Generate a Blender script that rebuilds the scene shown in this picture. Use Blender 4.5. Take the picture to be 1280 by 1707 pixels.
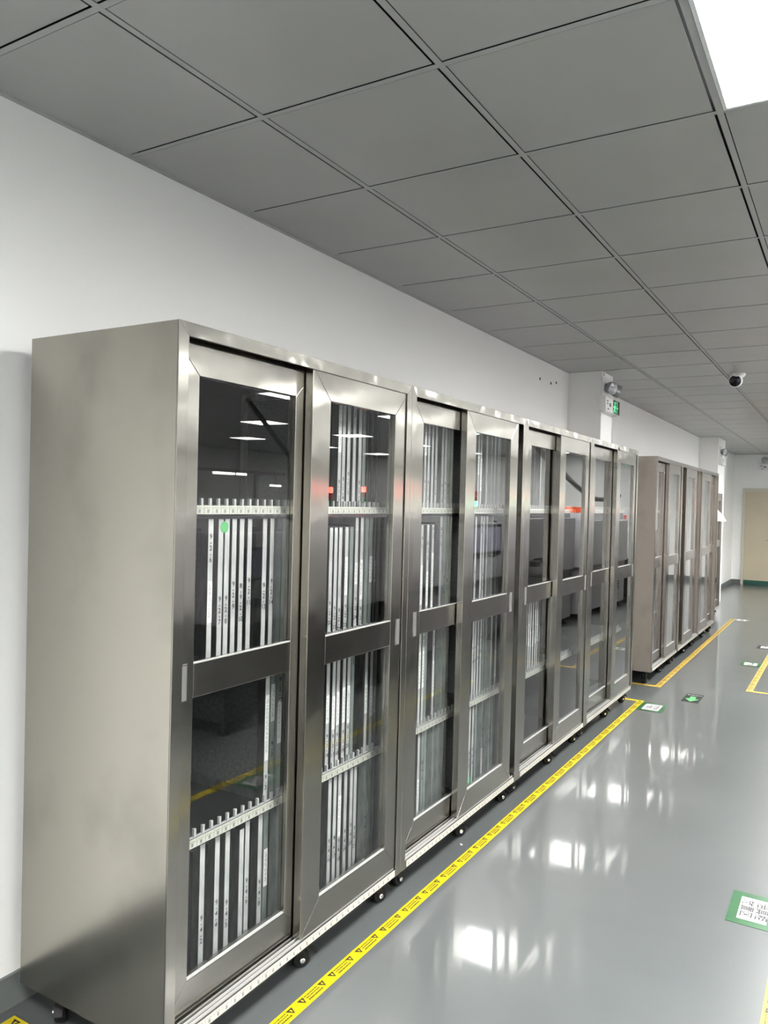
import bpy, math, random
from mathutils import Vector, Matrix

# ------------------------------------------------------------------ reset, camera, world, exposure
for o in list(bpy.data.objects):
    bpy.data.objects.remove(o, do_unlink=True)
SC = bpy.context.scene
COL = SC.collection
random.seed(4)

CAM_LOC = (2.1501, 0.0, 1.5636)
YAW, PITCH, ROLL, FPX = 0.5402, -0.0148, 0.0254, 1301.4
_fw = Vector((-math.sin(YAW) * math.cos(PITCH), math.cos(YAW) * math.cos(PITCH), math.sin(PITCH)))
_r0 = Vector((math.cos(YAW), math.sin(YAW), 0))
_u0 = _r0.cross(_fw)
_rt = _r0 * math.cos(ROLL) + _u0 * math.sin(ROLL)
_up = -_r0 * math.sin(ROLL) + _u0 * math.cos(ROLL)
cam_d = bpy.data.cameras.new('camera')
cam_d.sensor_fit = 'HORIZONTAL'
cam_d.sensor_width = 36.0
cam_d.lens = 36.0 * FPX / 1280.0
cam_d.clip_start = 0.02
cam = bpy.data.objects.new('camera', cam_d)
COL.objects.link(cam)
m = Matrix.Identity(4)
for i in range(3):
    m[i][0], m[i][1], m[i][2], m[i][3] = _rt[i], _up[i], -_fw[i], CAM_LOC[i]
cam.matrix_world = m
SC.camera = cam

SC.view_settings.view_transform = 'Standard'
SC.view_settings.look = 'None'
SC.view_settings.gamma = 1.0
SC.view_settings.use_curve_mapping = False
SC.view_settings.exposure = 1.4
PANEL_STRENGTH = 66

w = bpy.data.worlds.new('world')
SC.world = w
w.use_nodes = True
w.node_tree.nodes['Background'].inputs[0].default_value = (0.5, 0.52, 0.55, 1)
w.node_tree.nodes['Background'].inputs[1].default_value = 0.05
cy = SC.cycles
cy.max_bounces = 10
cy.diffuse_bounces = 5
cy.glossy_bounces = 6
cy.transparent_max_bounces = 16
cy.caustics_reflective = False
cy.caustics_refractive = False
cy.sample_clamp_indirect = 6.0
cy.use_light_tree = True

# ------------------------------------------------------------------ materials
def mat(name, color=(.8, .8, .8), rough=.5, metal=0.0, emit=None, es=0.0, spec=.5, coat=0.0):
    mt = bpy.data.materials.new(name)
    mt.use_nodes = True
    b = mt.node_tree.nodes['Principled BSDF']
    b.inputs['Base Color'].default_value = (*color, 1)
    b.inputs['Roughness'].default_value = rough
    b.inputs['Metallic'].default_value = metal
    b.inputs['Specular IOR Level'].default_value = spec
    b.inputs['Coat Weight'].default_value = coat
    if emit:
        b.inputs['Emission Color'].default_value = (*emit, 1)
        b.inputs['Emission Strength'].default_value = es
    return mt

def nodes(mt):
    return mt.node_tree.nodes, mt.node_tree.links, mt.node_tree.nodes['Principled BSDF']

def add_noise(mt, scale=(1, 1, 1), nscale=20, detail=3, bump=0.0, dist=.01, rough=None, col=None, coord='Object'):
    """procedural wear: one noise drives bump, roughness and a colour mix"""
    N, L, b = nodes(mt)
    tc = N.new('ShaderNodeTexCoord')
    mp = N.new('ShaderNodeMapping')
    mp.inputs['Scale'].default_value = scale
    nz = N.new('ShaderNodeTexNoise')
    nz.inputs['Scale'].default_value = nscale
    nz.inputs['Detail'].default_value = detail
    L.new(tc.outputs[coord], mp.inputs[0])
    L.new(mp.outputs[0], nz.inputs['Vector'])
    if bump:
        bp = N.new('ShaderNodeBump')
        bp.inputs['Strength'].default_value = bump
        bp.inputs['Distance'].default_value = dist
        L.new(nz.outputs['Fac'], bp.inputs['Height'])
        old = b.inputs['Normal'].links[0].from_socket if b.inputs['Normal'].links else None
        if old:
            L.new(old, bp.inputs['Normal'])
        L.new(bp.outputs[0], b.inputs['Normal'])
    if rough:
        mr = N.new('ShaderNodeMapRange')
        mr.inputs['From Min'].default_value = .3
        mr.inputs['From Max'].default_value = .7
        mr.inputs['To Min'].default_value = rough[0]
        mr.inputs['To Max'].default_value = rough[1]
        L.new(nz.outputs['Fac'], mr.inputs['Value'])
        L.new(mr.outputs[0], b.inputs['Roughness'])
    if col:
        cr = N.new('ShaderNodeValToRGB')
        cr.color_ramp.elements[0].position = col[2] if len(col) > 2 else .35
        cr.color_ramp.elements[1].position = col[3] if len(col) > 3 else .65
        cr.color_ramp.elements[0].color = (*col[0], 1)
        cr.color_ramp.elements[1].color = (*col[1], 1)
        L.new(nz.outputs['Fac'], cr.inputs[0])
        L.new(cr.outputs[0], b.inputs['Base Color'])
    return mt

def brushed(name, color, rough, aniso, wave=0.0, wscale=4.0, smudge=True):
    mt = mat(name, color, rough, 1.0)
    N, L, b = nodes(mt)
    b.inputs['Anisotropic'].default_value = aniso
    tg = N.new('ShaderNodeTangent')
    tg.direction_type = 'RADIAL'
    tg.axis = 'Z'
    L.new(tg.outputs[0], b.inputs['Tangent'])
    if wave:
        add_noise(mt, (1, 1, 1), wscale, 2, bump=wave, dist=.02)
    if smudge:
        c0 = tuple(c * .80 for c in color)
        add_noise(mt, (1, 1, .8), 3.0, 5, col=(c0, color, .30, .48))
    return mt

M = {}
M['steel'] = brushed('brushed_steel', (.34, .328, .298), .18, .82, wave=.16, wscale=4)
M['steel_film'] = brushed('filmed_steel', (.45, .44, .40), .16, .6, wave=.42, wscale=6, smudge=False)
M['steel_panel'] = brushed('side_panel_steel', (.335, .318, .285), .22, .35, wave=.02, wscale=2)
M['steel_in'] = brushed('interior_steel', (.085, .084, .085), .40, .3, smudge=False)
M['panel_matte'] = brushed('matte_side_steel', (.40, .36, .325), .48, .2)
M['steel_warm'] = brushed('warm_steel', (.36, .325, .30), .17, .75, wave=.12, wscale=4, smudge=False)
M['steel_dark'] = brushed('dark_steel', (.30, .27, .26), .30, .6, smudge=False)
M['recess'] = mat('satin_recess', (.13, .13, .125), .4)
M['track_glint'] = mat('pale_track_and_glint', (.36, .36, .35), .35)  # pale grey for the door tracks and the painted glint on the rails
M['chrome'] = mat('chrome', (.78, .78, .76), .12, 1.0)
M['alu'] = add_noise(mat('stencil_aluminium', (.30, .30, .31), .36, .95), (3, 3, 1), 14, 3, col=((.24, .24, .25), (.34, .34, .35)))
M['edge'] = add_noise(mat('pale_edge_highlight', (.44, .44, .44), .45), (3, 3, 1), 9, 3, col=((.34, .34, .345), (.50, .50, .49)))  # bare aluminium front edge, its bright reflection put into the colour
M['alu_dim'] = add_noise(mat('worn_aluminium', (.30, .33, .32), .42, .5), (3, 3, 1), 14, 3, col=((.25, .28, .27), (.35, .38, .37)))
M['foil'] = mat('stencil_foil', (.50, .50, .51), .30, .9)
M['screen'] = add_noise(mat('polyester_mesh', (.07, .072, .075), .5, .1), (1, 1, 1), 90, 2, col=((.055, .057, .06), (.09, .092, .096)))
M['sticker'] = mat('white_sticker', (.72, .72, .70), .5)
M['ink'] = mat('black_ink', (.012, .012, .014), .5)
M['grey_ink'] = mat('grey_print', (.10, .10, .11), .6)
M['strip'] = mat('cream_label_strip', (.50, .49, .43), .45)
M['tooth'] = mat('plastic_tooth', (.42, .42, .42), .4)
M['black_pl'] = mat('black_plastic', (.008, .008, .009), .4, spec=.25)
M['rubber'] = mat('black_rubber', (.008, .008, .009), .5, spec=.25)
M['wall'] = add_noise(mat('white_wall_paint', (.89, .89, .875), .55), (1, 1, 1), 220, 2, bump=.05, dist=.002)
M['skirt'] = add_noise(mat('grey_skirting_paint', (.135, .15, .148), .35), (1, 1, 1), 6, 3, col=((.12, .135, .133), (.15, .165, .162)))
M['tile'] = add_noise(mat('grey_ceiling_tile', (.47, .475, .465), .36), (1, 1, 1), 2.0, 3, col=((.355, .358, .35), (.38, .383, .375)))
M['tbar'] = mat('ceiling_bar', (.375, .38, .375), .40)
M['void'] = mat('ceiling_void', (.004, .004, .004), .9)
M['diffuser'] = mat('panel_diffuser', (.9, .9, .9), .5, emit=(1, .992, .97), es=PANEL_STRENGTH)
_N, _L, _b = nodes(M['diffuser'])
_g = _N.new('ShaderNodeNewGeometry')
_d = _N.new('ShaderNodeVectorMath')
_d.operation = 'DOT_PRODUCT'
_L.new(_g.outputs['Normal'], _d.inputs[0])
_L.new(_g.outputs['Incoming'], _d.inputs[1])
_p = _N.new('ShaderNodeMath')
_p.operation = 'MULTIPLY_ADD'
_p.inputs[1].default_value = PANEL_STRENGTH * .9
_p.inputs[2].default_value = PANEL_STRENGTH * .1       # prismatic panel: light is thrown mostly downwards
_L.new(_d.outputs['Value'], _p.inputs[0])
_L.new(_p.outputs[0], _b.inputs['Emission Strength'])
M['lamp_frame'] = mat('lamp_frame', (.75, .76, .77), .4)
M['yellow'] = add_noise(mat('yellow_tape', (.93, .78, .02), .35), (1, 1, 1), 12, 3, col=((.52, .40, .006), (.58, .46, .008)))
M['yellow_old'] = add_noise(mat('worn_yellow_tape', (.80, .55, .06), .45), (1, 1, 1), 25, 4, col=((.40, .25, .03), (.52, .37, .05)))
M['green'] = add_noise(mat('green_sign', (.03, .22, .06), .3), (1, 1, 1), 10, 3, col=((.007, .070, .019), (.011, .088, .026)))
M['dkgreen'] = mat('dark_green_paint', (.01, .075, .055), .4)
M['signdark'] = mat('exit_sign_black', (.012, .016, .013), .55, spec=.2)
M['glowgreen'] = mat('luminous_green', (.09, .40, .13), .5)
M['litgreen'] = mat('lit_green', (.1, .8, .3), .5, emit=(.12, 1, .38), es=.42)
M['white_pl'] = mat('white_plastic', (.80, .80, .79), .4)
M['lampglass'] = mat('lamp_lens', (.30, .31, .32), .18, .3)
M['cream'] = add_noise(mat('beige_door_paint', (.52, .455, .34), .45), (1, 1, 1), 2, 3, col=((.50, .435, .32), (.54, .475, .355)))
M['doorframe'] = mat('door_frame_paint', (.56, .53, .45), .4)
M['paper'] = mat('white_paper', (.56, .56, .555), .6)
M['mach'] = mat('machine_white', (.48, .48, .50), .35)
M['mach_grey'] = mat('machine_grey', (.33, .32, .34), .4)
M['mach_dark'] = mat('machine_black', (.02, .02, .022), .4)
M['mach_lilac'] = mat('machine_window', (.42, .42, .55), .15)
M['screen_lit'] = mat('monitor_screen', (.05, .05, .06), .2, emit=(.55, .62, .8), es=.12)
M['red_lit'] = mat('red_lamp', (.8, .05, .03), .3, emit=(1, .06, .04), es=24)
M['green_lit'] = mat('green_lamp', (.05, .7, .3), .3, emit=(.05, 1, .4), es=16)
M['amber_lit'] = mat('amber_lamp', (.9, .5, .1), .3, emit=(1, .45, .08), es=16)
M['lamp_red'] = mat('unlit_red', (.35, .03, .02), .3)
M['lamp_green'] = mat('unlit_green', (.03, .25, .1), .3)
M['orange_red'] = mat('orange_red_plastic', (.8, .10, .02), .4)
M['tube_lit'] = mat('tube_lamp', (.9, .9, .9), .4, emit=(1, 1, 1), es=7)
M['hose'] = mat('black_hose', (.02, .02, .02), .5)
M['dome'] = mat('camera_lens', (.006, .006, .012), .08)

# floor: glossy grey epoxy, slightly wavy
fm = mat('grey_epoxy_floor', (.19, .2, .2), .31, spec=.40, coat=.50)
fm.node_tree.nodes['Principled BSDF'].inputs['Coat Roughness'].default_value = .05
add_noise(fm, (1, 1, 1), 1.2, 4, col=((.080, .088, .088), (.093, .101, .101)))
M['floor'] = fm

# clear window glass: see-through with a Fresnel mirror on its outer face
def make_glass():
    g = bpy.data.materials.new('clear_glass')
    g.use_nodes = True
    N, L = g.node_tree.nodes, g.node_tree.links
    N.clear()
    out = N.new('ShaderNodeOutputMaterial')
    tr = N.new('ShaderNodeBsdfTransparent')
    tr.inputs[0].default_value = (.90, .925, .915, 1)
    tr2 = N.new('ShaderNodeBsdfTransparent')
    gl = N.new('ShaderNodeBsdfGlossy')
    gl.inputs['Roughness'].default_value = .0
    fr = N.new('ShaderNodeFresnel')
    fr.inputs['IOR'].default_value = 1.5
    mu = N.new('ShaderNodeMath')
    mu.operation = 'MULTIPLY'
    mu.inputs[1].default_value = 1.75
    mu.use_clamp = True
    mx = N.new('ShaderNodeMixShader')
    geo = N.new('ShaderNodeNewGeometry')
    mx2 = N.new('ShaderNodeMixShader')
    L.new(fr.outputs[0], mu.inputs[0])
    L.new(mu.outputs[0], mx.inputs[0])
    L.new(tr.outputs[0], mx.inputs[1])
    L.new(gl.outputs[0], mx.inputs[2])
    L.new(geo.outputs['Backfacing'], mx2.inputs[0])
    L.new(mx.outputs[0], mx2.inputs[1])
    L.new(tr2.outputs[0], mx2.inputs[2])
    L.new(mx2.outputs[0], out.inputs[0])
    return g
M['glass'] = make_glass()

# ------------------------------------------------------------------ mesh helpers
class MB:
    def __init__(s):
        s.v, s.f = [], []
    def poly(s, pts):
        n = len(s.v)
        s.v += [tuple(p) for p in pts]
        s.f.append(tuple(range(n, n + len(pts))))
        return s
    def box(s, x0, y0, z0, x1, y1, z1):
        n = len(s.v)
        s.v += [(x0, y0, z0), (x1, y0, z0), (x1, y1, z0), (x0, y1, z0), (x0, y0, z1), (x1, y0, z1), (x1, y1, z1), (x0, y1, z1)]
        s.f += [tuple(n + i for i in q) for q in ((3, 2, 1, 0), (4, 5, 6, 7), (0, 1, 5, 4), (1, 2, 6, 5), (2, 3, 7, 6), (3, 0, 4, 7))]
        return s
    def prism_x(s, yz, x0, x1):
        """polygon in the y-z plane (counter-clockwise seen from +x) pushed from x0 to x1"""
        n, k = len(s.v), len(yz)
        s.v += [(x0, y, z) for y, z in yz] + [(x1, y, z) for y, z in yz]
        s.f.append(tuple(n + i for i in reversed(range(k))))
        s.f.append(tuple(n + k + i for i in range(k)))
        for i in range(k):
            j = (i + 1) % k
            s.f.append((n + i, n + j, n + k + j, n + k + i))
        return s
    def tube(s, pts, r, n=12, caps=True):
        pts = [Vector(p) for p in pts]
        rr = r if isinstance(r, (list, tuple)) else [r] * len(pts)
        rings = []
        prev = None
        for i, p in enumerate(pts):
            a = pts[max(i - 1, 0)]
            b = pts[min(i + 1, len(pts) - 1)]
            t = (b - a).normalized()
            if prev is None:
                u = t.orthogonal().normalized()
            else:
                u = (prev - t * prev.dot(t)).normalized()
            prev = u
            v = t.cross(u)
            base = len(s.v)
            for k in range(n):
                an = 2 * math.pi * k / n
                s.v.append(tuple(p + (u * math.cos(an) + v * math.sin(an)) * rr[i]))
            rings.append(base)
        for a, b in zip(rings, rings[1:]):
            for k in range(n):
                k2 = (k + 1) % n
                s.f.append((a + k, a + k2, b + k2, b + k))
        if caps:
            s.f.append(tuple(rings[0] + k for k in reversed(range(n))))
            s.f.append(tuple(rings[-1] + k for k in range(n)))
        return s
    def lathe(s, prof, origin=(0, 0, 0), axis=(0, 0, 1), n=24):
        """prof: (radius, height) pairs along axis"""
        ax = Vector(axis).normalized()
        u = ax.orthogonal().normalized()
        v = ax.cross(u)
        o = Vector(origin)
        rings = []
        for r, h in prof:
            base = len(s.v)
            for k in range(n):
                an = 2 * math.pi * k / n
                s.v.append(tuple(o + ax * h + (u * math.cos(an) + v * math.sin(an)) * max(r, 1e-5)))
            rings.append(base)
        for a, b in zip(rings, rings[1:]):
            for k in range(n):
                k2 = (k + 1) % n
                s.f.append((a + k, a + k2, b + k2, b + k))
        s.f.append(tuple(rings[0] + k for k in reversed(range(n))))
        s.f.append(tuple(rings[-1] + k for k in range(n)))
        return s
    def mesh(s, name, material, smooth=False):
        me = bpy.data.meshes.new(name)
        me.from_pydata(s.v, [], s.f)
        me.update()
        if material is not None:
            me.materials.append(material)
        if smooth:
            for p in me.polygons:
                p.use_smooth = True
        return me

def bevel(o, width=.0015, seg=2):
    b = o.modifiers.new('bevel', 'BEVEL')
    b.width = width
    b.segments = seg
    b.limit_method = 'ANGLE'
    return o

def obj(name, mb, material=None, parent=None, bev=0, smooth=False, loc=None):
    me = mb if isinstance(mb, bpy.types.Mesh) else mb.mesh(name, material, smooth)
    o = bpy.data.objects.new(name, me)
    COL.objects.link(o)
    if parent is not None:
        o.parent = parent
    if loc is not None:
        o.location = loc
    if bev:
        bevel(o, bev)
    if smooth:
        es = o.modifiers.new('split', 'EDGE_SPLIT')
        es.split_angle = math.radians(40)
    return o

def tag(o, label, cat, group=None, kind=None):
    if label:
        o['label'] = label
    if cat:
        o['category'] = cat
    if group:
        o['group'] = group
    if kind:
        o['kind'] = kind
    return o

def thing(name, label, cat, loc=(0, 0, 0), group=None, rotz=0):
    o = bpy.data.objects.new(name, None)
    o.empty_display_size = .1
    COL.objects.link(o)
    o.location = loc
    o.rotation_euler = (0, 0, rotz)
    return tag(o, label, cat, group)

def struct(name, mb, material, label=None):
    o = obj(name, mb, material)
    o['kind'] = 'structure'
    if label:
        o['label'] = label
    return o

def copy_tree(src, parent=None):
    c = src.copy()
    COL.objects.link(c)
    if parent is not None:
        c.parent = parent
    for ch in list(src.children):
        copy_tree(ch, c)
    return c

_tc = {}
def text_mesh(txt, size, material, line=.82, key=None, space=1.0):
    k = (txt, size, material.name, line, space)
    if k in _tc:
        return _tc[k]
    cu = bpy.data.curves.new('text', 'FONT')
    cu.body = txt
    cu.size = size
    cu.align_x = 'CENTER'
    cu.align_y = 'CENTER'
    cu.space_line = line
    cu.space_character = space
    cu.resolution_u = 3
    cu.offset = size * (.02 if line > 1 else .018)
    to = bpy.data.objects.new('text', cu)
    COL.objects.link(to)
    dg = bpy.context.evaluated_depsgraph_get()
    dg.update()
    me = bpy.data.meshes.new_from_object(to.evaluated_get(dg))
    bpy.data.objects.remove(to, do_unlink=True)
    bpy.data.curves.remove(cu)
    me.materials.clear()
    me.materials.append(material)
    _tc[k] = me
    return me

ORD = ['zeroth', 'first', 'second', 'third', 'fourth', 'fifth', 'sixth', 'seventh', 'eighth', 'ninth', 'tenth', 'eleventh', 'twelfth', 'thirteenth']

# ------------------------------------------------------------------ room
HC = 2.7115
YB, YE = -4.0, 17.85
XR = 12.0
struct('floor', MB().box(-.2, YB - .2, -.1, XR + .2, YE + .2, 0), M['floor'], 'glossy grey epoxy floor')
struct('wall_left', MB().box(-.2, YB, 0, 0, YE, HC + .1), M['wall'], 'white painted wall behind the steel cabinets')
struct('wall_far', MB().box(-.2, YE, 0, XR + .2, YE + .2, HC + .1), M['wall'], 'white end wall around the beige door')
struct('wall_right', MB().box(XR, YB, 0, XR + .2, YE, HC + .1), M['wall'])
struct('wall_back', MB().box(-.2, YB - .2, 0, XR + .2, YB, HC + .1), M['wall'])
struct('wall_column', MB().box(0, 6.65, 0, .29, 7.0, HC), M['wall'], 'white square column standing proud of the left wall, nearer one').name = 'column'
struct('column', MB().box(0, 13.45, 0, .284, 14.22, HC), M['wall'], 'white square column standing proud of the left wall, farther one')
# skirting
struct('baseboard_left', MB().box(0, YB, 0, .012, 6.65, .10).box(0, 7.0, 0, .012, 13.45, .10).box(0, 14.22, 0, .012, YE, .10), M['skirt'], 'dark grey painted skirting along the left wall')
struct('baseboard_far', MB().box(.012, YE - .012, 0, .182, YE, .10).box(1.72, YE - .012, 0, XR, YE, .10), M['skirt'], 'dark grey painted skirting along the end wall')

# ceiling: metal tiles in a 0.6 m grid, light T bars, dark shadow gaps
XL1, T0, TS = .5878, 1.2361, .6
xs = [0.0] + [XL1 + TS * i for i in range(20) if XL1 + TS * i < XR] + [XR]
k0 = math.ceil((YB - T0) / TS)
ys = [YB] + [T0 + TS * k for k in range(k0, 60) if YB < T0 + TS * k < YE] + [YE]
LIGHTX = [2, 6, 10, 14]          # grid columns that hold light panels (x = 1.79, 4.19, 6.59, 8.99)
light_cells = []
tiles = MB()
BW = .009                        # half width of a T bar
for i in range(len(xs) - 1):
    for j in range(len(ys) - 1):
        y0, y1 = ys[j], ys[j + 1]
        kk = round((y0 - T0) / TS)
        gi = i - 1                # grid column index counted from the first runner
        if gi in LIGHTX and (kk - 1) % 4 == 0 and y1 - y0 > .59 and (kk < 24 or gi > 2):
            light_cells.append((xs[i], y0, xs[i + 1], y1, gi, kk))
            continue
        a0 = xs[i] + (BW + .0030 if i else .004)
        a1 = xs[i + 1] - BW - .0085
        b0 = y0 + (BW + .0028 if j else .002)
        b1 = y1 - BW - .0068
        tiles.box(a0, b0, HC, a1, b1, HC + .002)
struct('ceiling', tiles, M['tile'], 'grey metal ceiling tiles in a square grid')
bars = MB()
for x in xs[1:-1]:
    bars.box(x - BW, YB, HC - .0015, x + BW, YE, HC + .0008)
for j, y in enumerate(ys[1:-1]):
    for i in range(len(xs) - 1):
        bars.box(xs[i] + (BW if i else 0), y - BW, HC - .0010, xs[i + 1] - BW, y + BW, HC + .0008)
bars.box(0, YB, HC - .004, .018, YE, HC)
struct('trim_1', bars, M['tbar'], 'pale bars between the ceiling tiles')
struct('ceiling_void', MB().box(-.2, YB - .2, HC + .03, XR + .2, YE + .2, HC + .2), M['void']).name = 'ceiling'

# door in the end wall
d = thing('door_1', 'beige steel door in the far end wall', 'door', (.182, YE, 0))
d['kind'] = 'structure'
obj('door_frame', MB().box(0, -.03, 0, .05, 0, 2.008).box(1.49, -.03, 0, 1.54, 0, 2.008).box(.05, -.03, 1.937, 1.49, 0, 2.008), M['doorframe'], d, bev=.003)
dl = obj('door_leaf', MB().box(.05, -.018, .10, .768, -.002, 1.937).box(.772, -.018, .10, 1.49, -.002, 1.937), M['cream'], d)
obj('handle', MB().tube([(.70, -.03, 1.04), (.70, -.07, 1.04), (.60, -.07, 1.035)], .009).box(.68, -.03, .95, .72, -.018, 1.12), M['black_pl'], dl)
obj('kick_plate', MB().box(.05, -.02, .004, .768, -.002, .10).box(.772, -.02, .004, 1.49, -.002, .10), M['dkgreen'], d)['label'] = 'dark green painted band under the door'
sc = MB()
for (a, b2, c, e) in ((.50, .98, .66, 1.0), (.46, .93, .60, .96), (.50, 1.20, .58, 1.22)):
    sc.tube([(a, -.019, b2), ((a + c) / 2, -.019, (b2 + e) / 2 + .02), (c, -.019, e)], .004, 6)
obj('scuff_mark', sc, M['grey_ink'], d)

# ------------------------------------------------------------------ ceiling light panels
for (x0, y0, x1, y1, gi, kk) in light_cells:
    row = LIGHTX.index(gi)
    seen = (gi == 2 and kk == 1)
    lab = ('square white light panel glowing in the ceiling at top right of picture' if seen else
           'square white light panel in the aisle ceiling, seen only as reflections' if row == 0 else
           'square white light panel in the ceiling across the workshop, seen only as reflections')
    t = thing('ceiling_light', lab, 'ceiling light', (x0, y0, HC), 'ceiling light panels')
    W_, L_ = x1 - x0, y1 - y0
    fr = MB()
    a, b2 = BW + .002, .022
    fr.box(a, a, -.004, W_ - a, b2, .012).box(a, L_ - b2, -.004, W_ - a, L_ - a, .012)
    fr.box(a, b2, -.004, b2, L_ - b2, .012).box(W_ - b2, b2, -.004, W_ - a, L_ - b2, .012)
    obj('frame', fr, M['lamp_frame'], t)
    obj('diffuser', MB().box(b2, b2, -.001, W_ - b2, L_ - b2, .008), M['diffuser'], t)

# ------------------------------------------------------------------ steel cabinets
D1 = .596
def label_strip(length, h=.025):
    return MB().box(0, 0, 0, .0012, length, h)

def strip_print(length, h=.025, pitch=.0343):
    """cell lines, a short line of print and a dark code block in every cell"""
    mb = MB()
    x = .0016
    n = int(length / pitch)
    for i in range(n):
        y = i * pitch
        mb.box(.0011, y, .002, x, y + .0007, h - .002)
        mb.box(.0011, y + .006, h * .72, x, y + .013, h * .76)
        mb.box(.0011, y + .015, h * .72, x, y + .025, h * .76)
        for q in range(3):
            mb.box(.0011, y + .0125, h * .18 + q * .0034, x, y + .0205, h * .18 + q * .0034 + .0022)
    mb.box(.0011, .001, h * .62, x, length - .001, h * .63)
    return mb

def door_mesh(w, h, s, glass_lo, glass_hi, t):
    """sliding door frame from z=0 to h; glass_lo/hi = (z0,z1) openings; mitred corners as separate folded pieces"""
    mb = MB()
    a, b2 = glass_lo[0], glass_hi[1]
    e = .0004
    mb.prism_x([(0, h), (0, b2 + s + e), (s + e, b2), (w - s - e, b2), (w, b2 + s + e), (w, h)] if b2 + s < h - .002 else
               [(0, h), (s + e, b2), (w - s - e, b2), (w, h)], 0, t)
    mb.prism_x([(0, 0), (w, 0), (w - s - e, a), (s + e, a)], 0, t)
    top = min(b2 + s, h)
    mb.prism_x([(0, e), (s, a), (s, b2), (0, top)], 0, t)
    mb.prism_x([(w, e), (w, top), (w - s, b2), (w - s, a)], 0, t)
    mb.prism_x([(s, glass_lo[1]), (w - s, glass_lo[1]), (w - s, glass_hi[0]), (s, glass_hi[0])], 0, t)
    return mb

def caster(parent, x, y, z0, yaw):
    """swivel caster with brake: fork, wheel, lever; z0 = underside of cabinet"""
    fork = [(-.016, z0 - .018), (-.034, .040), (-.030, .022), (-.018, .022), (.010, z0 - .036), (.018, z0 - .018)]
    c = obj('caster', MB().box(-.030, -.030, z0 - .005, .030, .030, z0 - .0005).tube([(0, 0, z0 - .005), (0, 0, z0 - .020)], .017, 16)
            .prism_x(fork, -.020, -.017).prism_x(fork, .017, .020)
            .box(-.020, -.018, z0 - .024, .020, .018, z0 - .018), M['black_pl'], parent, bev=.001)
    c.location = (x, y, 0)
    c.rotation_euler = (0, 0, yaw)
    R = .030
    obj('wheel', MB().lathe([(.006, -.016), (R - .004, -.016), (R, -.011), (R, .011), (R - .004, .016), (.006, .016)], (0, -.024, R), (1, 0, 0), 28)
        .tube([(-.0225, -.024, R), (.0225, -.024, R)], .0055, 10), M['rubber'], c, smooth=True)
    obj('axle_cap', MB().lathe([(.009, 0), (.009, .003), (.005, .005)], (-.022, -.024, R), (-1, 0, 0), 14), M['chrome'], c)
    obj('brake_lever', MB().prism_x([(-.046, .062), (-.074, .040), (-.079, .045), (-.052, .074), (-.020, z0 - .026), (-.015, z0 - .032)], -.014, .014), M['black_pl'], c, bev=.002)
    return c

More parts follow.
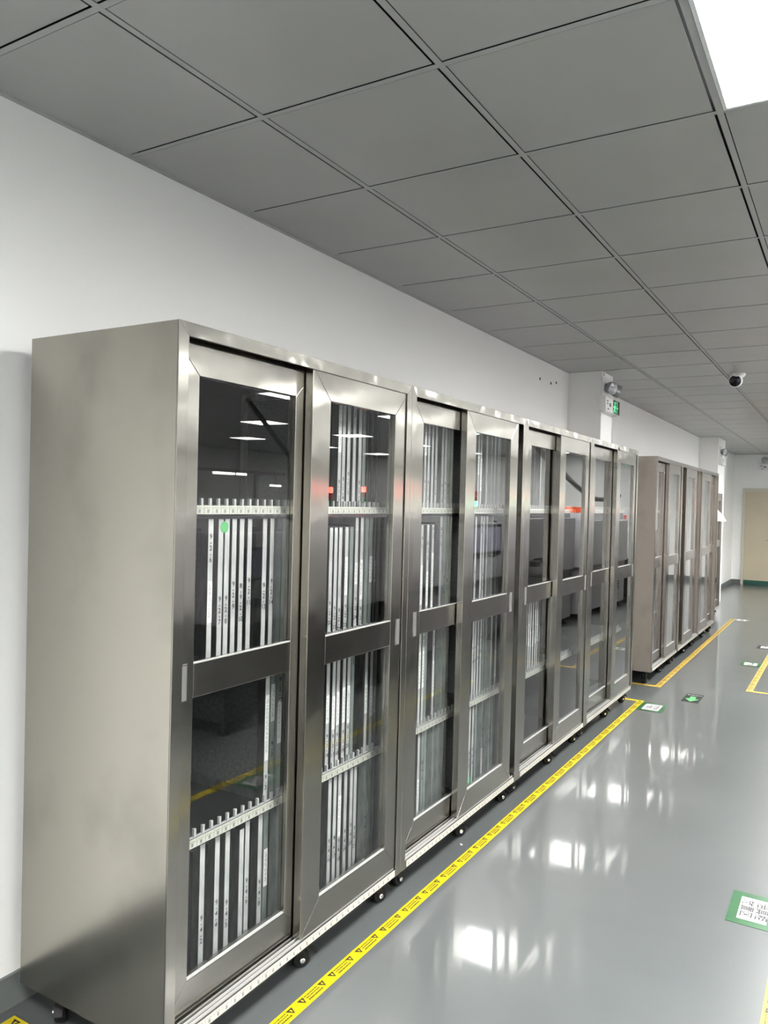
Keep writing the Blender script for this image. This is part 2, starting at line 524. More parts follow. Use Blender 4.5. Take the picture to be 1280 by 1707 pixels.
_door_cache = {}
def cabinet(y0, y1, doors, label, group, xb=.083, depth=D1, z0=.112, zt=2.009, steel='steel', panel='steel_panel', shelves=(1.520, 1.055, .580), strip=True, combs=True):
    wd = y1 - y0 - .002
    t = thing('steel_cabinet', label, 'cabinet', (xb, y0, 0), group)
    S_, P_ = M[steel], M[panel]
    FILM = M['steel_film'] if steel == 'steel' else S_
    T = .012
    obj('side_panel', MB().box(0, 0, z0, depth - .0045, T, zt), P_, t, bev=.001)
    obj('side_panel', MB().box(0, wd - T, z0, depth - .0045, wd, zt), P_, t, bev=.001)
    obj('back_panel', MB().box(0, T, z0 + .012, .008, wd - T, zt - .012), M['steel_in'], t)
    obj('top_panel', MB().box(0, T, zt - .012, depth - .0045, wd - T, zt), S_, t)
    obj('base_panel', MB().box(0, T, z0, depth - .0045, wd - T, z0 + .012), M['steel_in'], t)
    PW, HH, BH = .036, .036, .031
    e = .0003
    X0, X1 = depth - .0042, depth
    obj('post', MB().prism_x([(0, z0), (PW, z0), (PW, zt - HH), (0, zt - e)], X0, X1), S_, t, bev=.001)
    obj('post', MB().prism_x([(wd - PW, z0), (wd, z0), (wd, zt - e), (wd - PW, zt - HH)], X0, X1), S_, t, bev=.001)
    obj('header', MB().prism_x([(e, zt), (PW + e, zt - HH), (wd - PW - e, zt - HH), (wd - e, zt)], X0, X1).box(depth - .075, T, zt - HH, depth - .071, wd - T, zt - .012), FILM, t, bev=.001)
    obj('bottom_rail', MB().box(X0, PW + e, z0, X1, wd - PW - e, z0 + BH).box(depth - .085, T, z0 + .0125, X0 - .0002, wd - T, z0 + BH - .004), S_, t, bev=.001)
    tr = MB()
    for xx in (.010, .024, .044, .058):
        tr.box(depth - xx - .003, PW, z0 + BH - .0038, depth - xx, wd - PW, z0 + BH + .004)
    obj('door_track', tr, M['track_glint'], t)
    if strip:
        ls = obj('label_strip', label_strip(wd - .09), M['strip'], t, loc=(depth + .0002, .045, z0 + .005))
        obj('printed_code', strip_print(wd - .09), M['grey_ink'], ls)
    # shelves with combs and label strips
    for zs in shelves:
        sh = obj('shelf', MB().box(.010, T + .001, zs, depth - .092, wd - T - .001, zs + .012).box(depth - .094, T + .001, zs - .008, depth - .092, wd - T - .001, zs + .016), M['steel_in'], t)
        ls = obj('label_strip', label_strip(wd - .05), M['strip'], sh, loc=(depth - .0918, .025, zs - .008))
        obj('printed_code', strip_print(wd - .05), M['grey_ink'], sh, loc=(depth - .0918, .025, zs - .008))
        if combs:
            prof, y = [(.016, zs + .0122)], .030
            top = []
            while y < wd - .03:
                top += [(y - .004, zs + .0145), (y - .004, zs + .037), (y + .004, zs + .037), (y + .004, zs + .0145)]
                y += .0343
            prof += [(wd - .016, zs + .0122), (wd - .016, zs + .0145)] + top[::-1] + [(.016, zs + .0145)]
            cb = MB().prism_x(prof, depth - .111, depth - .103)
            obj('divider_comb', cb, M['tooth'], sh)
    # sliding doors
    zb, zd = z0 + .0355, zt - .026
    h = zd - zb
    gl, gh = (.245 - zb, 1.017 - zb), (1.110 - zb, min(1.884, zd - .085) - zb)
    s = .10
    for (ya, yb, track, hside) in doors:
        w = yb - ya
        key = (round(w, 4), round(h, 4), steel)
        if key not in _door_cache:
            _door_cache[key] = door_mesh(w, h, s, gl, gh, .030).mesh('sliding_door', S_)
        x = depth - (.036 if track == 'o' else .070)
        dr = obj('sliding_door', _door_cache[key], None, t, bev=.0014, loc=(x, ya - y0, zb))
        for (a, b2), nm in ((gl, 'lower'), (gh, 'upper')):
            obj('glass_pane', MB().box(.012, s, a, .017, w - s, b2), M['glass'], dr)
            obj('rail_glint', MB().prism_x([(s, a), (w - s, a), (w - s, a + .002), (s, a + .002)], .0175, .0285), M['track_glint'], dr)  # added pale strip, paints the light caught by the rail's upper edge
        hy = .064 if hside == 'l' else w - .046
        hz = (gl[1] + gh[0]) / 2
        hw, hh = .013, .050
        hb = MB()
        rw = .0024
        hb.box(.0301, hy - hw, hz - hh, .0318, hy - hw + rw, hz + hh).box(.0301, hy + hw - rw, hz - hh, .0318, hy + hw, hz + hh)
        hb.box(.0301, hy - hw + rw, hz - hh, .0318, hy + hw - rw, hz - hh + rw).box(.0301, hy - hw + rw, hz + hh - rw, .0318, hy + hw - rw, hz + hh)
        obj('recess_plate', MB().box(.0301, hy - hw + rw, hz - hh + rw, .0303, hy + hw - rw, hz + hh - rw), M['recess'], dr)
        obj('recessed_handle', hb, M['chrome'], dr)
    for i, yy in enumerate((.085, wd * .535, wd - .065)):
        caster(t, depth - .082, yy, z0, (2.9, 2.5, 2.65)[i])
        caster(t, .09, yy, z0, (.7, -.4, 1.3)[i])
    return t

Y = [1.4253, 2.647, 3.877, 5.095, 6.370]
G1 = 'steel stencil cabinets in the near row'
c1 = cabinet(Y[0], Y[1], [(1.442, 2.065, 'i', 'l'), (2.008, 2.631, 'o', 'r')], 'nearest tall stainless cabinet, its whole side panel in view', G1)
c2 = cabinet(Y[1], Y[2], [(2.720, 3.342, 'i', 'l'), (3.165, 3.785, 'o', 'r')], 'second stainless cabinet of the near row, dark gap beside its right door', G1)
c3 = cabinet(Y[2], Y[3], [(3.972, 4.592, 'i', 'l'), (4.466, 5.078, 'o', 'r')], 'third stainless cabinet of the near row, two shelf labels behind mostly empty glass', G1)
c4 = cabinet(Y[3], Y[4], [(5.215, 5.835, 'i', 'l'), (5.752, 6.354, 'o', 'r')], 'last stainless cabinet of the near row, empty, beside the gap', G1)
G2 = 'steel cabinets in the far row'
XB2, DP2 = .302, .385
kw = dict(xb=XB2, depth=DP2, steel='steel_warm', panel='panel_matte', z0=.122, strip=True, combs=False)
c5 = cabinet(7.03, 8.21, [(7.05, 7.64, 'i', 'l'), (7.59, 8.19, 'o', 'r')], 'first stainless cabinet of the far row, brown steel side panel showing', G2, **kw)
c6 = cabinet(8.21, 9.43, [(8.475, 9.09, 'o', 'l'), (8.80, 9.41, 'i', 'r')], 'middle stainless cabinet of the far row, dark slit left of its door', G2, **kw)
c7 = cabinet(9.43, 10.66, [(9.50, 10.10, 'o', 'l'), (10.04, 10.64, 'i', 'r')], 'third stainless cabinet of the far row, thick crossbar on its left door', G2, **kw)
c8 = cabinet(10.80, 12.45, [(10.82, 11.63, 'i', 'l'), (11.62, 12.43, 'o', 'r')], 'low dark steel cabinet at the far end of the row, below white paper', None,
             xb=.10, depth=.40, z0=.105, zt=1.79, steel='steel_dark', panel='steel_dark', shelves=(1.055, .580), strip=True, combs=False)
# white paper hanging over the low cabinet's front
pm = MB()
pts = [(.503, 11.20, 1.70), (.515, 11.20, 1.60), (.53, 11.22, 1.50), (.55, 11.25, 1.40)]
pts2 = [(.503, 11.30, 1.70), (.530, 11.80, 1.55), (.56, 12.25, 1.44), (.57, 12.40, 1.38)]
th = .004
n = len(pts)
pm.v = [p for p in pts] + [p for p in pts2] + [(p[0] + th, p[1], p[2]) for p in pts] + [(p[0] + th, p[1], p[2]) for p in pts2]
for i in range(n - 1):
    pm.f += [(i, i + 1, n + i + 1, n + i), (2 * n + i + 1, 2 * n + i, 3 * n + i, 3 * n + i + 1), (i + 1, i, 2 * n + i, 2 * n + i + 1), (n + i, n + i + 1, 3 * n + i + 1, 3 * n + i)]
pm.f += [(0, n, 3 * n, 2 * n), (n - 1, 2 * n - 1 + 2 * n, 2 * n - 1, n - 1)[:3], (n - 1, 3 * n - 1, 4 * n - 1, 2 * n - 1)]
pm.f.pop(-2)
tag(obj('paper_sheet', pm, M['paper']), 'white paper sheet sticking out from the low dark cabinet', 'paper')

# ------------------------------------------------------------------ stencil frames standing in the cabinets
FD = .46                                   # depth of a frame (front to back)
_fm = {}
def frame_mesh(th, h, style):
    k = (th, h, style)
    if k not in _fm:
        r = .028 if th > .01 else .006
        mb = MB()
        y = th / 2
        mb.box(-r, -y, 0, 0, y, h).box(-FD, -y, 0, -FD + r, y, h).box(-FD + r, -y, 0, -r, y, r).box(-FD + r, -y, h - r, -r, y, h)
        sm = MB().box(-FD + r, -.0006, r, -r, .0006, h - r)
        _fm[k] = (mb.mesh('frame', M['alu' if style == 'b' else 'alu_dim']), sm.mesh('mesh_screen', M['screen']))
    return _fm[k]

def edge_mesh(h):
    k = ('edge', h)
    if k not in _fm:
        _fm[k] = MB().box(.0001, -TH / 2 + .0005, .001, .0005, TH / 2 - .0005, h - .001).mesh('edge_highlight', M['edge'])  # thin pale strip painted as the highlight along the frame's front edge
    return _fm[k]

def sticker_mesh(w, h):
    k = ('st', w, h)
    if k not in _fm:
        a = MB().box(0, -w / 2, 0, .0006, w / 2, h)
        b2 = MB()
        for q in range(2):
            y = -w * .22 + q * w * .3
            zz = h * .12
            while zz < h * .9:
                l = random.uniform(.006, .014)
                b2.box(.0005, y, zz, .0008, y + .0016, min(zz + l, h * .94))
                zz += l + random.uniform(.002, .006)
        _fm[k] = (a.mesh('sticker', M['sticker']), b2.mesh('print', M['grey_ink']))
    return _fm[k]

SHELF_Z = {'A': 1.5325, 'B': 1.0675, 'C': .5925, 'D': .1245}
SHELF_N = {'A': 'top', 'B': 'second', 'C': 'third', 'D': 'bottom'}
CAB_N = {1: 'nearest', 2: 'second', 3: 'third'}
FRONT_X = .565
TH = .0205
def stencil(cab, side, sh, idx, total, y, style='b', h=.43, code=None, cz=.2, st=None):
    th = {'b': TH, 'd': TH, 't': .0055}[style]
    kind = 'thin bare stencil sheet' if style == 't' else 'silver stencil frame' if style == 'b' else 'dull grey stencil frame'
    pos = 'only one' if total == 1 else 'leftmost' if idx == 1 else 'rightmost' if idx == total else ORD[idx] + ' from left'
    lab = f"{kind}, {pos} on {SHELF_N[sh]} shelf, behind {side} door of {CAB_N[cab]} cabinet"
    t = thing('stencil_frame', lab, 'stencil frame', (FRONT_X, y, SHELF_Z[sh]), f'stencil frames in the {CAB_N[cab]} cabinet')
    fr, sm = frame_mesh(th, h, 'b' if style != 'd' else 'd')
    obj('frame', fr, None, t)
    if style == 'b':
        obj('edge_highlight', edge_mesh(h), None, t)
    if style != 't':
        obj('mesh_screen', sm, None, t)
    if st:
        a, b2 = sticker_mesh(min(th * .92, .019), round(st[1], 3))
        s_ = obj('sticker', a, None, t, loc=(.0005, 0, st[0]))
        obj('printed_code', b2, None, s_)
    if code:
        me = text_mesh('\n'.join(code), .021, M['ink'], line=.80)
        o = obj('marker_writing', me, None, t, loc=(.0012, 0, cz))
        o.rotation_euler = (math.pi / 2, 0, math.pi / 2)
    return t

def split_code(s):
    out, n = [], ''
    for ch in s:
        if ch == '-':
            out += [n, '-']
            n = ''
        else:
            n += ch
    return out + [n]

def fill(cab, side, sh, items):
    items = sorted(items, key=lambda q: q[0])
    prev = -9
    for i, it in enumerate(items):
        y = it[0]
        opt = it[1] if len(it) > 1 else {}
        th = .0055 if opt.get('style') == 't' else TH
        y = max(y, prev + th / 2 + .001)
        prev = y + th / 2
        o = dict(opt)
        if 'code' in o:
            o['code'] = split_code(o['code'])
        stencil(cab, side, sh, i + 1, len(items), y, **o)

D_, T_ = dict(style='d'), dict(style='t')
fill(1, 'left', 'B', [(1.675, dict(code='9-2-6', cz=.345, st=(.13, .12))), (1.717, dict(code='9-2-7', cz=.16)), (1.744, dict(code='9-2-8', cz=.16)),
                      (1.775, dict(code='9-2-9', cz=.20)), (1.809, dict(code='R-9-2-10', cz=.175)), (1.845, dict(code='9-2-11', cz=.205)),
                      (1.917, dict(code='9-2-13', cz=.185)), (1.953, dict(code='9-2-14', cz=.195)), (1.990, D_), (2.016, D_)])
fill(1, 'left', 'C', [(1.948, dict(st=(.13, .21), code='9-3', cz=.06)), (1.976, dict(style='d', st=(.25, .12), code='9-3', cz=.16)), (2.011, dict(style='d', st=(.17, .14), code='9-3-12', cz=.345))])
fill(1, 'left', 'D', [(1.67, dict(code='9-4-2', cz=.18)), (1.732, dict(code='9-4-4', cz=.20)), (1.776, dict(code='9-4-5', cz=.18, style='b')),
                      (1.84, dict(h=.415)), (1.866, dict(code='9-4-9', cz=.21)), (1.928, dict(code='9-4-8', cz=.18)), (1.957, dict(style='d', st=(.19, .12))), (2.02, D_)])
fill(1, 'right', 'A', [(2.323, dict(st=(.20, .20), code='9-1-3', cz=.06)), (2.349, dict(code='9-1-4', cz=.07)), (2.381, dict(code='9-1-5', cz=.09)), (2.419, dict(code='9-5', cz=.36)),
                       (2.457, dict(code='9-1-6', cz=.06)), (2.486, dict(style='d', code='9-1', cz=.06)), (2.512, T_), (2.545, T_), (2.581, T_)])
fill(1, 'right', 'B', [(2.283, dict(h=.395, code='9-2-20', cz=.09)), (2.314, dict(h=.395, code='9-2-21', cz=.07)), (2.343, dict(h=.395, code='9-2-22', cz=.06)),
                       (2.383, dict(h=.395, st=(.145, .14), code='9-2-23', cz=.07)), (2.417, dict(style='d', h=.395)), (2.450, dict(code='9-2-24', cz=.09, st=(.18, .08))),
                       (2.486, dict(code='9-2-25', cz=.05, st=(.12, .15))), (2.522, D_), (2.553, dict(style='d', st=(.18, .10))), (2.584, dict(style='t', st=(.18, .08))), (2.606, T_), (2.616, T_)])
fill(1, 'right', 'C', [(2.256, T_), (2.286, dict(st=(.17, .10), code='9-3-16', cz=.09)), (2.323, dict(st=(.14, .12), code='9-3-17', cz=.08)), (2.350, dict(st=(.15, .12), code='9-3-18', cz=.08)),
                       (2.389, dict(st=(.15, .13), code='9-3-19', cz=.08)), (2.420, dict(st=(.14, .14), code='9-3-20', cz=.09)), (2.446, dict(style='d', code='9-3', cz=.38)), (2.524, T_), (2.542, dict(st=(.15, .11))),
                       (2.580, dict(st=(.13, .12))), (2.606, dict(style='t', st=(.14, .10))), (2.616, T_)])
fill(1, 'right', 'D', [(2.314, dict(code='9-4-16', cz=.17)), (2.347, dict(code='9-4-17', cz=.17)), (2.377, dict(st=(.20, .15), code='9-4-18', cz=.15)), (2.416, dict(code='9-4-19', cz=.17)),
                       (2.455, dict(code='9-4-20', cz=.18)), (2.482, dict(code='9-4-21', cz=.16)), (2.557, dict(style='d', code='9-4', cz=.19)), (2.586, D_), (2.606, T_), (2.616, T_)])
fill(2, 'left', 'A', [(2.979, dict(st=(.23, .10), code='8-1', cz=.1)), (3.010, dict(code='8-1-2', cz=.08)), (3.046, dict(code='8-1', cz=.39)), (3.080, dict(code='8-1-4', cz=.1)),
                      (3.143, dict(code='8-1-6', cz=.07)), (3.174, dict(code='8-1-7', cz=.08)), (3.204, dict(style='d', code='8-1', cz=.09)), (3.238, D_)])
fill(2, 'left', 'B', [(2.969, dict(h=.395, st=(.05, .17), code='8-2', cz=.32)), (3.022, dict(h=.395, st=(.04, .15), code='8-2-3', cz=.28)), (3.069, dict(h=.395, st=(.03, .24), code='8-2', cz=.36)),
                      (3.148, dict(code='8-2-5', cz=.34)), (3.190, dict(style='d', code='8-2-6', cz=.12)), (3.218, dict(style='d', code='8-2', cz=.12)), (3.25, D_)])
fill(2, 'left', 'C', [(2.944, T_), (2.975, dict(st=(.16, .16))), (3.006, dict(st=(.16, .16), code='8-3', cz=.36)), (3.031, D_), (3.104, dict(st=(.10, .16), code='8-3-6', cz=.37)), (3.188, D_), (3.221, D_)])
fill(2, 'left', 'D', [(2.987, dict(st=(.06, .17))), (3.023, dict(style='d', code='8-4-2', cz=.26)), (3.047, D_), (3.123, D_), (3.173, D_), (3.217, D_)])
fill(2, 'right', 'A', [(3.537, dict(st=(.17, .09))), (3.567, dict(st=(.09, .16), code='8-1', cz=.33)), (3.638, dict()), (3.702, D_), (3.743, D_), (3.790, D_), (3.812, D_)])
fill(2, 'right', 'B', [(3.527, dict(code='8-2-17', cz=.12)), (3.594, dict(code='8-2', cz=.37)), (3.624, dict(code='8-2-19', cz=.10)), (3.663, dict()), (3.735, D_), (3.790, dict(style='t', h=.40))])
fill(2, 'right', 'C', [(3.492, dict(code='8-3-17', cz=.22)), (3.529, dict(code='8-3-18', cz=.22)), (3.556, dict(code='8-3-19', cz=.22)), (3.589, dict(code='8-3-20', cz=.23)), (3.622, dict(code='8-3-21', cz=.26)),
                       (3.653, D_), (3.689, dict(style='d', code='8-3', cz=.37)), (3.759, D_), (3.815, dict(st=(.06, .14), code='8-3', cz=.37))])
fill(2, 'right', 'D', [(3.477, dict(st=(.07, .13))), (3.517, dict(code='8-4-17', cz=.17)), (3.553, dict(code='8-4-18', cz=.18)), (3.589, D_), (3.668, dict(style='d', st=(.06, .13), code='8-4', cz=.27)), (3.760, dict(style='d', code='8-4-23', cz=.24)), (3.795, D_), (3.818, T_)])
fill(3, 'left', 'A', [(4.333, T_), (4.433, dict()), (4.467, dict(code='7-1-6', cz=.1)), (4.498, dict(st=(.23, .15)))])
fill(3, 'left', 'C', [(4.265, dict(st=(.16, .11))), (4.304, dict(st=(.15, .13))), (4.335, dict(st=(.14, .09))), (4.374, dict(st=(.14, .09), code='7-3', cz=.31)), (4.414, dict(st=(.15, .25))), (4.446, dict(st=(.16, .10))), (4.482, dict(style='d', st=(.15, .10)))])
fill(3, 'left', 'D', [(4.261, dict(style='t', st=(.05, .18)))])
fill(3, 'right', 'C', [(4.889, T_)])
# small coloured lights of the machines opposite are real lamps further down

# green round sticker on two frames of the nearest cabinet
tag(obj('round_sticker', MB().lathe([(.017, 0), (.017, .0006)], (FRONT_X + .0007, 1.7305, 1.473), (1, 0, 0), 24), M['glowgreen']),
    'bright green round sticker bridging two stencil frames in nearest cabinet', 'sticker')

# ------------------------------------------------------------------ floor tapes and signs
FS = 1.5636 / 1.5886
def fx(x):
    return 2.1501 - (2.1501 - x) * FS

def tape(x0, y0, x1, y1, label, material='yellow', prt=True, cat='floor tape'):
    x0, x1, y0, y1 = fx(x0), fx(x1), y0 * FS, y1 * FS
    t = obj('floor_tape', MB().box(x0, y0, .0003, x1, y1, .0012), M[material])
    tag(t, label, cat, 'yellow floor marking tapes')
    if not prt:
        return t
    alongy = (y1 - y0) > (x1 - x0)
    L_ = (y1 - y0) if alongy else (x1 - x0)
    W_ = (x1 - x0) if alongy else (y1 - y0)
    mb = MB()
    z0, z1 = .0012, .0015
    def P(a, b2):
        return (x0 + b2, y0 + a) if alongy else (x0 + a, y1 - b2)
    def rect(a0, b0, a1, b1):
        p, q = P(a0, b0), P(a1, b1)
        mb.box(min(p[0], q[0]), min(p[1], q[1]), z0, max(p[0], q[0]), max(p[1], q[1]), z1)
    def tri(a):
        # upright triangle with a pale hand shape cut out, drawn as strips
        hgt, base = .025, .029
        n = 10
        for i in range(n):
            wdt = base * (1 - i / n)
            b0 = W_ * .19 + hgt * i / n
            b1 = b0 + hgt / n
            if 2 <= i <= 5:
                g = wdt * .22
                rect(a - wdt / 2, b0, a - g * .5, b1)
                rect(a + g, b0, a + wdt / 2, b1)
            else:
                rect(a - wdt / 2, b0, a + wdt / 2, b1)
    rnd = random.Random(7)
    per, a = .1625, ((2.585 * FS - y0) % .1625 if alongy else .03)
    while a < L_ - .02:
        tri(a)
        if a + .057 < L_ - .02:
            tri(a + .057)
        s0, s1 = a + .056 + .019, a + .1625 - .019
        for r_, bb in enumerate((.22, .42, .64)):
            q = s0
            while q < min(s1, L_ - .01):
                l = rnd.uniform(.002, .006) if r_ < 2 else rnd.uniform(.004, .008)
                rect(q, W_ * bb, min(q + l, L_ - .004), W_ * bb + (.0046 if r_ < 2 else .0056))
                q += l + rnd.uniform(.0015, .0025)
        a += per
    obj('warning_print', mb, M['ink'], t)
    return t

tape(.687, 1.405, .7345, 6.585, 'long bright yellow floor tape in front of the near cabinet row')
tape(.02, 1.405, .6868, 1.4525, 'short yellow floor tape under the nearest cabinet, reaching the left wall')
tape(.10, 6.540, .6868, 6.585, 'short yellow floor tape across the gap, behind the last near cabinet', prt=False)
tape(.690, 7.165, .741, 12.30, 'long yellow floor tape in front of the far cabinet row', 'yellow_old')
tape(.31, 7.165, .6898, 7.212, 'short yellow floor tape beside the far row side panel', 'yellow_old', prt=False)
tape(1.396, 7.485, 1.446, 11.6, 'faded yellow floor tape right of the far aisle, making a corner', 'yellow_old')
tape(1.4462, 7.485, 2.6, 7.533, 'faded yellow floor tape running right from the far aisle corner', 'yellow_old', prt=False)
tape(1.951, .6, 2.000, 6.4, 'yellow floor tape at bottom right edge of the picture', 'yellow')

def floor_sign(x0, y0, x1, y1, label, border='green', wm=(.035, .042), lines=None, size=.05, matw='paper'):
    x0, x1, y0, y1 = fx(x0), fx(x1), y0 * FS, y1 * FS
    t = obj('floor_sign', MB().box(x0, y0, .0006, x1, y1, .0016), M[border])
    tag(t, label, 'floor sign', 'green and white floor signs')
    c = obj('white_card', MB().box(x0 + wm[0], y0 + wm[1], .0016, x1 - wm[0], y1 - wm[1], .0022), M[matw], t)
    if lines:
        me = text_mesh(lines, size, M['ink'], line=1.05)
        o = obj('lettering', me, None, c, loc=((x0 + x1) / 2, (y0 + y1) / 2, .0025))
        o.rotation_euler = (0, 0, -math.pi / 2)
    return t

floor_sign(1.773, 3.268, 1.949, 3.548, 'large green bordered floor sign at lower right', lines='治具柜\n放置区', size=.050)
floor_sign(.7352, 6.272, .932, 6.545, 'green bordered floor sign touching the end of the near yellow tape', lines='钢网柜\n放置区', size=.046)
floor_sign(1.205, 8.708, 1.3955, 8.936, 'green bordered floor sign left of the faded yellow tape, nearer one', lines='放置区', size=.05)
floor_sign(1.250, 9.890, 1.3955, 10.12, 'dark bordered floor sign left of the faded yellow tape, farther one', border='signdark', lines='放置区', size=.045)
floor_sign(.7415, 12.13, .925, 12.35, 'farthest floor sign, at the end of the far row tape', border='skirt', lines='放置区', size=.045)

ex = obj('exit_floor_sign', MB().box(-.066, -.154, .0006, .066, .154, .0016), M['signdark'], loc=(1.0677, 6.820, 0))
tag(ex, 'black exit floor sign with luminous green arrow in the aisle', 'floor sign')
obj('arrow', MB().poly([(0, -.135, .002), (.056, -.03, .002), (.022, -.03, .002), (.022, .05, .002), (-.022, .05, .002), (-.022, -.03, .002), (-.056, -.03, .002)]), M['glowgreen'], ex)
me = text_mesh('安全出口', .030, M['paper'])
obj('lettering', me, None, ex, loc=(0, .105, .0019))

# ------------------------------------------------------------------ fittings on walls and ceiling
def lamp_head(parent, c, aim, r=.055):
    h = obj('lamp_head', MB().lathe([(.012, -.075), (.030, -.068), (r * .92, -.030), (r, 0), (r * 1.03, .006), (r * .94, .008)], c, aim, 22), M['lampglass'], parent, smooth=True)
    obj('lens', MB().lathe([(r * .92, .0082), (r * .6, .016), (.006, .02)], c, aim, 22), M['lampglass'], h, smooth=True)
    obj('bracket', MB().tube([Vector(c) - Vector(aim).normalized() * .02, Vector(c) - Vector(aim).normalized() * .03 + Vector((0, 0, -.07))], .008, 8), M['white_pl'], h)
    return h

def emergency_unit(loc, label, green, ylen=.46, rotz=0):
    """white box with twin lamp heads on top; front looks along +x in local space"""
    t = thing('emergency_light', label, 'emergency light', loc, None, rotz)
    body = obj('housing', MB().box(0, 0, 0, .058, ylen, .128), M['white_pl'], t, bev=.004)
    obj('backplate', MB().box(0, ylen * .12, .1285, .012, ylen * .80, .30), M['white_pl'], t, bev=.002)
    lamp_head(t, (.075, ylen * .30, .205), (.9, -.35, -.3))
    lamp_head(t, (.075, ylen * .68, .200), (.7, .6, -.35))
    g = MB()
    for (a, b2, hgt) in ((.03, .085, .012), (.03, .065, .010), (.12, .050, .030), (.06, .02, .012)):
        g.box(.0581, ylen * a * 2 + .01, b2, .0586, ylen * a * 2 + .055, b2 + hgt)
    obj('rating_print', g, M['grey_ink'], body)['label'] = 'small grey print on the white housing'
    if green:
        sp = obj('exit_pictogram_panel', MB().box(.0582, ylen * .52, .006, .0605, ylen * .97, .122), M['signdark'], t)
        q = MB()
        y0 = ylen * .60
        x0, x1 = .0606, .0614
        # running figure and doorway, plain pictogram
        def R(pts):
            q.prism_x(pts, x0, x1)
        R([(y0, .082), (y0 + .020, .082), (y0 + .020, .108), (y0, .108)])                 # head
        R([(y0 - .012, .045), (y0 + .018, .045), (y0 + .026, .078), (y0 + .002, .080)])   # body
        R([(y0 - .040, .060), (y0 - .036, .052), (y0 + .006, .068), (y0 + .002, .077)])   # arm
        R([(y0 + .018, .062), (y0 + .048, .052), (y0 + .050, .060), (y0 + .022, .074)])
        R([(y0 - .034, .014), (y0 - .022, .010), (y0 + .004, .045), (y0 - .010, .046)])   # legs
        R([(y0 + .004, .045), (y0 + .018, .045), (y0 + .040, .020), (y0 + .028, .012)])
        R([(y0 + .075, .012), (y0 + .083, .012), (y0 + .083, .112), (y0 + .075, .112)])   # doorway
        R([(y0 + .060, .104), (y0 + .075, .104), (y0 + .075, .112), (y0 + .060, .112)])
        R([(y0 + .090, .055), (y0 + .112, .055), (y0 + .112, .065), (y0 + .090, .065)])   # arrow
        obj('pictogram', q, M['litgreen'], sp)
    return t

emergency_unit((.2902, 6.575, 2.363), 'emergency light with green running figure sign on the nearer column', True)
emergency_unit((.2842, 13.50, 2.275), 'twin lamp emergency light high on the farther column', False, ylen=.40)
emergency_unit((.46, 17.849, 2.385), 'emergency light high on the end wall above the beige door', False, ylen=.36, rotz=-math.pi / 2).location = (.46, 17.849, 2.385)

# conduit from the nearer emergency unit up to the ceiling
tag(obj('cable_conduit', MB().box(.2902, 6.672, 2.675, .306, 6.70, 2.7095), M['white_pl']), 'short white cable cover above the nearer emergency light', 'conduit')
tag(obj('cable_conduit', MB().box(.006, 14.222, .11, .03, 14.25, 2.705), M['white_pl']), 'thin white cable cover beside the farther column', 'conduit')

# security camera under the ceiling
t = thing('security_camera', 'white turret security camera with black face under the ceiling', 'security camera', (1.285, 7.19, HC - .0016))
obj('mount_base', MB().lathe([(.062, 0), (.062, -.012), (.052, -.030), (.044, -.034)], (0, 0, 0), (0, 0, 1), 28), M['white_pl'], t, smooth=True)
aim = Vector((-.06, -1, -.16)).normalized()
b_ = obj('turret_ball', MB().lathe([(.010, -.055), (.034, -.046), (.050, -.026), (.0555, 0), (.054, .018), (.049, .030)], (-.012, -.01, -.062), aim, 28), M['white_pl'], t, smooth=True)
obj('lens_face', MB().lathe([(.0470, .0302), (.0460, .034), (.030, .037), (.006, .038)], (-.012, -.01, -.062), aim, 28), M['dome'], b_, smooth=True)

# three plugged drill holes in the wall
for i, (y, z) in enumerate(((5.93, 2.557), (6.19, 2.558), (6.32, 2.580))):
    tag(obj('wall_plug', MB().lathe([(.012, 0), (.010, .004), (.004, .004)], (0.0002, y, z), (1, 0, 0), 12), M['grey_ink']),
        ('left', 'middle', 'right')[i] + ' small dark drill hole high on the wall near the column', 'drill hole', 'drill holes above the cabinets')

# ------------------------------------------------------------------ machines across the aisle (seen mirrored in glass and floor)
def tower(parent, x, y, z, lit):
    p = obj('signal_tower', MB().tube([(x, y, z), (x, y, z + .08)], .010, 10), M['white_pl'], parent)
    cols = [('red', 'red_lit', 'lamp_red'), ('amber', 'amber_lit', 'lamp_red'), ('green', 'green_lit', 'lamp_green')]
    for i, (c, on, off) in enumerate(cols):
        z1 = z + .08 + (2 - i) * .055
        obj('lamp_segment', MB().lathe([(.022, 0), (.024, .004), (.024, .046), (.022, .050)], (x, y, z1), (0, 0, 1), 16), M[on if c == lit else off], p)['label'] = c + ' lamp segment'

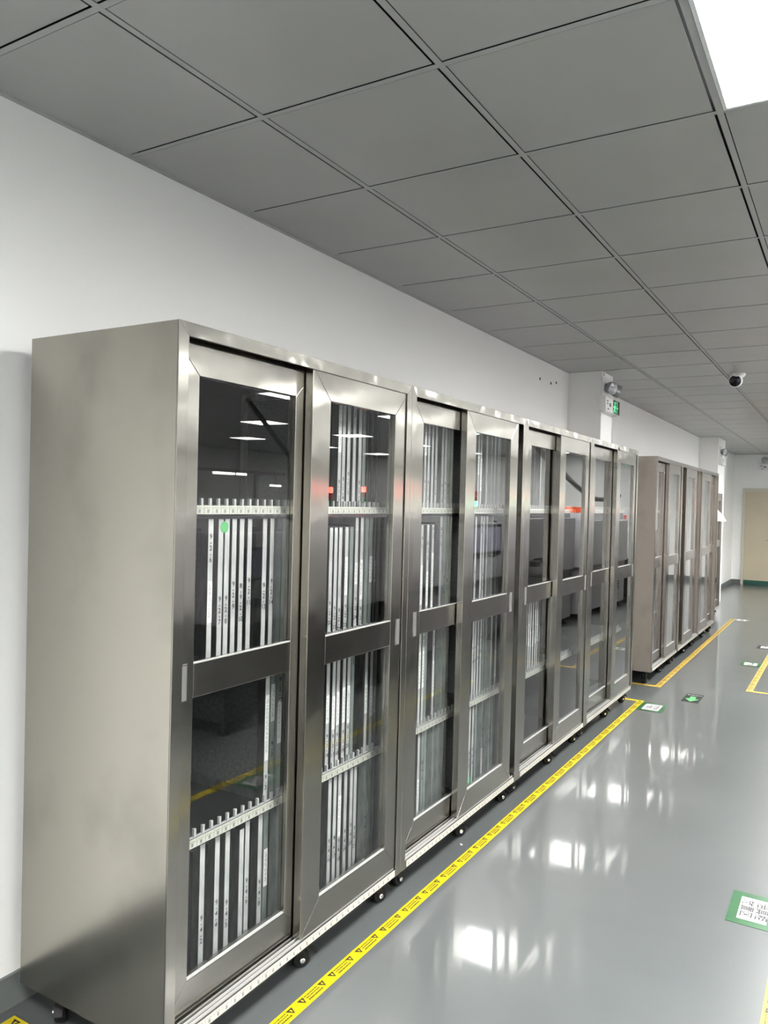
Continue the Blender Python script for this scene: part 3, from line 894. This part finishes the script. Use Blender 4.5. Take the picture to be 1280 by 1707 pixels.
def machine(x0, y0, x1, y1, zt, label, towers, body='mach', low='mach_grey', window=None, vent=(.55, .85, .30), louvres=7, monitor=True):
    t = thing('assembly_machine', label, 'machine', (x0, y0, 0), 'production machines across the aisle')
    W_, L_ = x1 - x0, y1 - y0
    obj('base_cabinet', MB().box(.03, .03, .09, W_ - .03, L_ - .03, .72), M[low], t, bev=.01)
    obj('upper_housing', MB().box(0, 0, .722, W_, L_, zt - .10).prism_x([(.02, zt - .10), (L_ - .02, zt - .10), (L_ - .10, zt), (.10, zt)], .06, W_ - .04), M[body], t, bev=.012)
    if window:
        a, b2, za, zb = window
        wf = obj('window_frame', MB().box(-.012, a, za, -.0005, b2, zb), M['mach_dark'], t)
        m_ = (a + b2) / 2
        obj('window_glass', MB().box(-.016, a + .03, za + .03, -.0122, m_ - .01, zb - .03).box(-.016, m_ + .01, za + .03, -.0122, b2 - .03, zb - .03), M['mach_lilac'], wf)
    obj('control_panel', MB().box(-.08, L_ * .03, .84, -.0005, L_ * .12, .90), M['mach_dark'], t)
    if monitor:
        mo = obj('monitor', MB().box(-.09, L_ * .02, 1.02, -.05, L_ * .02 + .30, 1.24), M['mach_dark'], t, bev=.006)
        obj('screen', MB().box(-.092, L_ * .02 + .02, 1.04, -.0902, L_ * .02 + .28, 1.22), M['screen_lit'], mo)
    lv = MB()
    off = .027 if vent[2] < .7 else -.004
    for k in range(louvres):
        lv.box(off, L_ * vent[0], vent[2] + k * .035, off + .0028, L_ * vent[1], vent[2] + .018 + k * .035)
    obj('vent_louvre', lv, M['mach_dark'], t)
    for (a, b2) in ((.1, .1), (W_ - .1, .1), (.1, L_ - .1), (W_ - .1, L_ - .1)):
        obj('levelling_foot', MB().lathe([(.04, 0), (.04, .012), (.014, .02), (.014, .09)], (a, b2, 0), (0, 0, 1), 14), M['rubber'], t)
    for (tx, ty, lit) in towers:
        tower(t, tx - x0, ty - y0, zt, lit)
    return t

machine(2.50, 3.75, 3.80, 5.85, 1.43, 'grey and black machine across the aisle, mirrored in nearest cabinet', [(3.15, 5.70, 'red')], 'mach_grey', 'mach_dark')
machine(2.60, 6.00, 3.85, 8.40, 1.45, 'white machine with lilac window, mirrored in second cabinet', [(3.22, 6.36, 'red'), (2.80, 8.05, 'green')], 'mach', 'mach_grey', window=(1.45, 2.30, 1.0, 1.33), monitor=False)
machine(2.30, 8.60, 3.30, 10.15, 1.50, 'plain grey machine with dark vent, mirrored in third cabinet', [(2.80, 9.6, 'amber')], 'mach_grey', 'mach_grey', vent=(.12, .38, .87), louvres=2, monitor=False)
machine(2.20, 10.35, 3.40, 12.55, 1.46, 'light machine with an orange red cover lying on top', [], 'mach', 'mach_grey', monitor=False)
machine(2.20, 12.90, 3.40, 15.60, 1.16, 'farthest low machine across the aisle', [(2.8, 14.8, 'green')], 'mach', 'mach_dark', monitor=False)
tag(obj('orange_cover', MB().box(2.45, 10.85, 1.462, 2.72, 11.45, 1.54), M['orange_red'], bev=.01), 'orange red cover lying on the light machine', 'cover')

# inspection bench with tube lamps
t = thing('inspection_bench', 'workbench with two tube lamps, mirrored in top pane of nearest cabinet', 'workbench', (4.0, 4.9, 0))
obj('worktop', MB().box(0, 0, .74, .75, 1.75, .78), M['mach'], t, bev=.004)
for a in (.03, .70):
    for b2 in (.03, 1.70):
        obj('leg', MB().box(a, b2, 0, a + .04, b2 + .04, .74), M['mach_grey'], t)
for b2 in (.05, 1.66):
    obj('lamp_post', MB().box(.66, b2, .78, .70, b2 + .04, 1.80), M['mach_grey'], t)
lb = obj('lamp_beam', MB().box(.30, .04, 1.80, .70, .08, 1.83).box(.30, 1.66, 1.80, .70, 1.70, 1.83).box(.30, .08, 1.80, .34, 1.66, 1.83), M['mach_grey'], t)
obj('tube_lamp', MB().box(.31, .63, 1.776, .33, .92, 1.7995), M['tube_lit'], lb)
obj('tube_lamp', MB().box(.31, .96, 1.776, .33, 1.10, 1.7995), M['tube_lit'], lb)
obj('tube_lamp', MB().box(.31, 1.48, 1.68, .33, 1.65, 1.70), M['tube_lit'], lb)
obj('lamp_hanger', MB().box(.316, 1.56, 1.7005, .324, 1.57, 1.7995), M['mach_grey'], lb)

# exhaust hose sagging from the ceiling
pts = []
for i in range(25):
    f = i / 24
    pts.append((2.9, 9.3 + 5.4 * f, 2.705 - 1.03 * math.sin(math.pi * min(f, 1) * .62) ** 1.2 + .0))
tag(obj('exhaust_hose', MB().tube(pts, .04, 12), M['hose'], smooth=True), 'black hose sagging from the ceiling over the machines', 'hose')
pts = [(5.2, 7.0 + 1.6 * f, 2.705 - 1.2 * f) for f in (0, .2, .4, .6, .8, 1)]
tag(obj('exhaust_hose', MB().tube(pts, .03, 12), M['hose'], smooth=True), 'straight black hose slanting from the ceiling, mirrored in nearest cabinet', 'hose')
